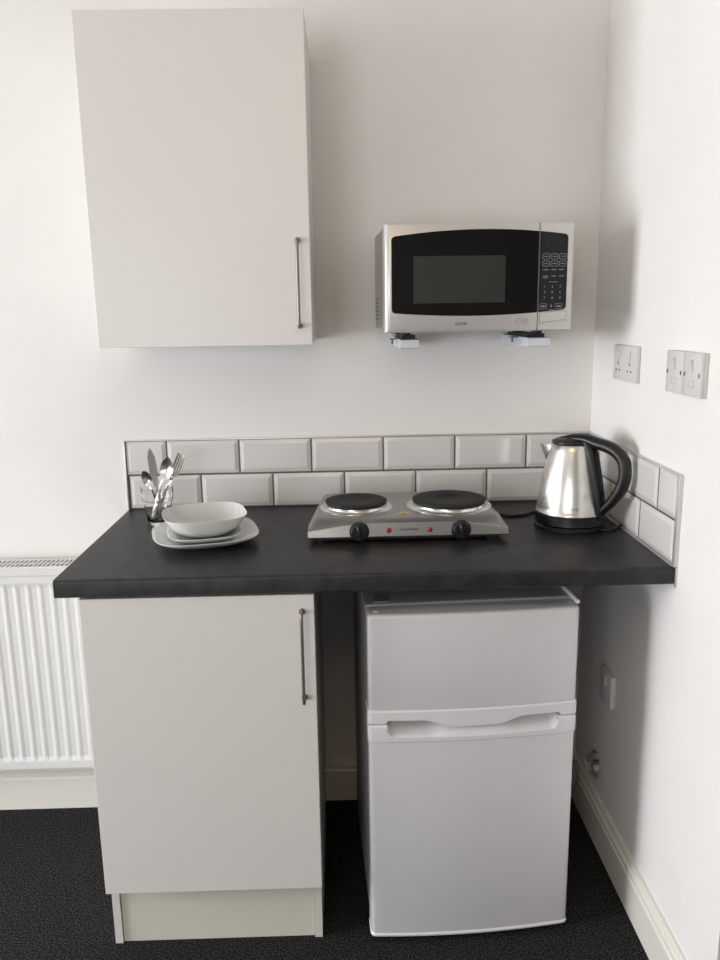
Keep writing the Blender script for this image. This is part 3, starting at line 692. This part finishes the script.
def spoon_h(L, hl, depth, tip=0.0):
    def f(s, c):
        nk = piecewise([(0, 0), (L*0.35, 0.002), (L-hl-0.015, 0.004), (L-hl*0.8, -0.002), (L, 0.002)])(s)
        if s < L-hl: return nk
        u = (s-(L-hl))/hl; return nk - depth*math.sin(PI*u)**0.8*(1-c*c)
    return f
up = Vector((0.08, -0.95, 0.3))
cutlery('teaspoon', 'small spoon leaning left in the glass tumbler', (-1.180, -0.158, H+0.012), (-1.2225, -0.182, H+0.147), (0.1, -0.95, 0.1), spoon_w(0.142, 0.043, 0.0138), spoon_h(0.142, 0.043, 0.006), 0.142)
cutlery('table_knife', 'table knife standing blade up in the glass tumbler', (-1.183, -0.172, H+0.012), (-1.204, -0.172, H+0.200), (0.45, -0.9, 0.1),
        piecewise([(0, 0.006), (0.01, 0.0075), (0.07, 0.0062), (0.085, 0.0046), (0.105, 0.0075), (0.135, 0.0108), (0.165, 0.0100), (0.185, 0.006), (0.191, 0.0008)]), lambda s, c: (0.0)*c, 0.191, 0.0022)
cutlery('tablespoon', 'large spoon leaning right in the glass tumbler, beside the fork', (-1.209, -0.172, H+0.012), (-1.149, -0.190, H+0.184), (-0.25, -0.9, 0.3), spoon_w(0.180, 0.060, 0.0195), spoon_h(0.180, 0.060, 0.009), 0.180)
def fork_w(s):
    return piecewise([(0, 0.0055), (0.004, 0.0075), (0.06, 0.005), (0.108, 0.0028), (0.120, 0.0045), (0.134, 0.0115), (0.150, 0.0122), (0.192, 0.0108)])(s)
cutlery('table_fork', 'four tined fork leaning furthest right in the glass tumbler', (-1.207, -0.158, H+0.012), (-1.122, -0.168, H+0.186), (0.0, -0.9, 0.35), fork_w,
        lambda s, c: piecewise([(0, 0), (0.10, 0.003), (0.125, -0.001), (0.15, -0.007), (0.192, 0.001)])(s) - 0.002*(1-c*c)*(s > 0.12), 0.192, tines=True)

# ------------------------------------------------------------------ sockets on the right wall
def plate(bm, d, y0, y1, z0_, z1_, bev=0.0025): box(bm, -d, 0.0, y1, y0, z0_, z1_, bev, 2)
def marks(bm, L_, d):
    for yc, zc, wy, hz in L_: box(bm, -d-0.0006, -d+0.0005, yc-wy/2, yc+wy/2, zc-hz/2, zc+hz/2)
d = 0.011; s1 = thing('double_socket', 'white double plug socket on the right wall, nearer the corner', 'socket', (0, -0.267, 1.343))
bm = nb(); plate(bm, d, -0.189, -0.345, 1.301, 1.387); obj('face_plate', bm, M_socket, s1, True, True)
for yc in (-0.224, -0.302):
    bm = nb(); box(bm, -d-0.004, -d+0.001, yc-0.007, yc+0.007, 1.352, 1.374, 0.0015); obj('rocker_switch', bm, M_socket, s1, True, True)
    bm = nb(); marks(bm, [(yc-0.012, 1.326, 0.007, 0.0045), (yc+0.012, 1.326, 0.007, 0.0045), (yc, 1.343, 0.0045, 0.008)], d); obj('pin_slot', bm, M_slot, s1, False, True)
d = 0.015; s2 = thing('double_fused_switch', 'white twin switched box on the right wall, nearer the camera', 'switch', (0, -0.625, 1.345))
bm = nb(); plate(bm, d-0.007, -0.541, -0.706, 1.302, 1.388, 0.002); obj('back_box', bm, M_socket, s2, True, True)
for y0_, y1_ in ((-0.541, -0.623), (-0.624, -0.706)):
    yc = (y0_+y1_)/2
    bm = nb(); box(bm, -d, -d+0.0075, y1_, y0_, 1.302, 1.388, 0.0015); fp = obj('face_plate', bm, M_socket, s2, True, True)
    bm = nb(); prism(bm, [(-d+0.001, 1.376), (-d-0.006, 1.372), (-d-0.002, 1.350), (-d+0.001, 1.348)], yc-0.006, yc+0.007, 'y'); obj('rocker_switch', bm, M_socket, fp, False, True)
    for ys in (yc-0.033, yc+0.033):
        bm = nb(); marks(bm, [(ys, 1.345, 0.005, 0.008)], d); obj('fixing_screw', bm, M_slot, fp, False, True)
    bm = nb()
    ring_outline(bm, rrect(yc-0.012, yc+0.012, 1.320, 1.334, 0.002, 2), rrect(yc-0.011, yc+0.011, 1.321, 1.333, 0.0015, 2), -d-0.0006, -d+0.0004, 'x'); box(bm, -d-0.0006, -d+0.0004, yc-0.003, yc+0.003, 1.340, 1.3415)
    obj('fuse_holder', bm, M_faint, fp, False, True)
d = 0.014; s3 = thing('single_socket', 'white single outlet box low on the right wall beside the fridge', 'socket', (0, -0.268, 0.486))
bm = nb(); plate(bm, d-0.008, -0.226, -0.310, 0.442, 0.530, 0.002); obj('back_box', bm, M_socket, s3, True, True)
bm = nb(); box(bm, -d, -d+0.0085, -0.311, -0.225, 0.441, 0.531, 0.0015); fp = obj('face_plate', bm, M_socket, s3, True, True)
bm = nb(); box(bm, -d-0.004, -d+0.001, -0.274, -0.262, 0.492, 0.514, 0.001); obj('rocker_switch', bm, M_socket, fp, True, True)

# ------------------------------------------------------------------ radiator
RL, RR, RF, RZ0, RZ1 = -2.35, -1.305, -0.098, 0.182, 0.790
rd = thing('radiator', 'white ribbed panel radiator on the back wall left of the base cupboard', 'radiator', ((RL+RR)/2, -0.06, RZ0))
bm = nb(); pitch = 0.0335; zp = [RZ0, RZ0+0.003, RZ0+0.026, RZ0+0.040, RZ1-0.050, RZ1-0.036, RZ1-0.003, RZ1]
prof = []
x = RR-0.012
rows = []
nx = int((RR-RL-0.024)/pitch)
cols = [(RR, 0, 0)]
for i in range(nx):
    xa = RR-0.012-i*pitch
    for f_, dpt in ((0.0, 1), (0.14, 1), (0.36, 0), (0.78, 0)): cols.append((xa-f_*pitch, dpt, i))
cols.append((RL, 0, 0))
for j, z in enumerate(zp):
    row = []
    for x_, dpt, _ in cols:
        k = 1 if 3 <= j <= 4 else 0
        y = RF + (0.003 if j in (0, 7) else 0)
        if k: y = RF + 0.0018 if dpt else RF + 0.0042
        row.append((x_, y, z))
    rows.append(row)
V = [[bm.verts.new(p) for p in r_] for r_ in rows]
for a, b in zip(V[:-1], V[1:]):
    for i in range(len(a)-1): bm.faces.new((a[i], a[i+1], b[i+1], b[i]))
K4 = [bm.verts.new((x_, RF+0.012, z)) for x_, z in ((RR, RZ0), (RL, RZ0), (RL, RZ1), (RR, RZ1))]
bm.faces.new(K4[::-1]); bm.faces.new(V[0]+[K4[1], K4[0]]); bm.faces.new(V[-1]+[K4[2], K4[3]])
bm.faces.new([v_[0] for v_ in V]+[K4[3], K4[0]]); bm.faces.new([v_[-1] for v_ in V]+[K4[2], K4[1]])
obj('front_panel', bm, M_rad, rd, False, True)
bm = nb(); box(bm, RL+0.01, RR-0.01, -0.040, -0.030, RZ0+0.005, RZ1-0.005, 0.002); box(bm, RL+0.02, RR-0.02, -0.080, -0.041, RZ0+0.06, RZ0+0.09); box(bm, RL+0.02, RR-0.02, -0.080, -0.041, RZ1-0.10, RZ1-0.07); obj('rear_panel', bm, M_rad, rd, False, True)
bm = nb(); zg = RZ1+0.012
box(bm, RL-0.003, RR+0.003, -0.102, -0.094, RZ1-0.014, zg, 0.002); box(bm, RL-0.003, RR+0.003, -0.032, -0.024, RZ1-0.014, zg, 0.002)
box(bm, RL, RR, -0.066, -0.062, zg-0.006, zg)
xg = RR-0.004
while xg > RL:
    box(bm, xg-0.0025, xg+0.0025, -0.095, -0.031, zg-0.004, zg-0.0005); xg -= 0.0125
obj('top_grille', bm, M_rad, rd, False, True)
bm = nb(); box(bm, RR-0.001, RR+0.003, -0.098, -0.028, RZ0+0.02, zg-0.001, 0.001); obj('side_panel', bm, M_rad, rd, False, True)
bm = nb(); box(bm, RL+0.005, RR-0.005, -0.0785, -0.041, RZ1-0.014, RZ1-0.012); obj('gap_shade', bm, M_radshade, rd, False, True)  # flat dark sheet standing in for the shade below the grille bars
for bx_ in (RL+0.2, RR-0.2):
    bm = nb(); box(bm, bx_-0.015, bx_+0.015, -0.031, -0.0005, RZ0+0.05, RZ1-0.05); obj('bracket', bm, M_rad, rd, False, True)

# small settling of the two wall boxes along the wall
s1.location.y -= 0.006; s2.location.y += 0.007
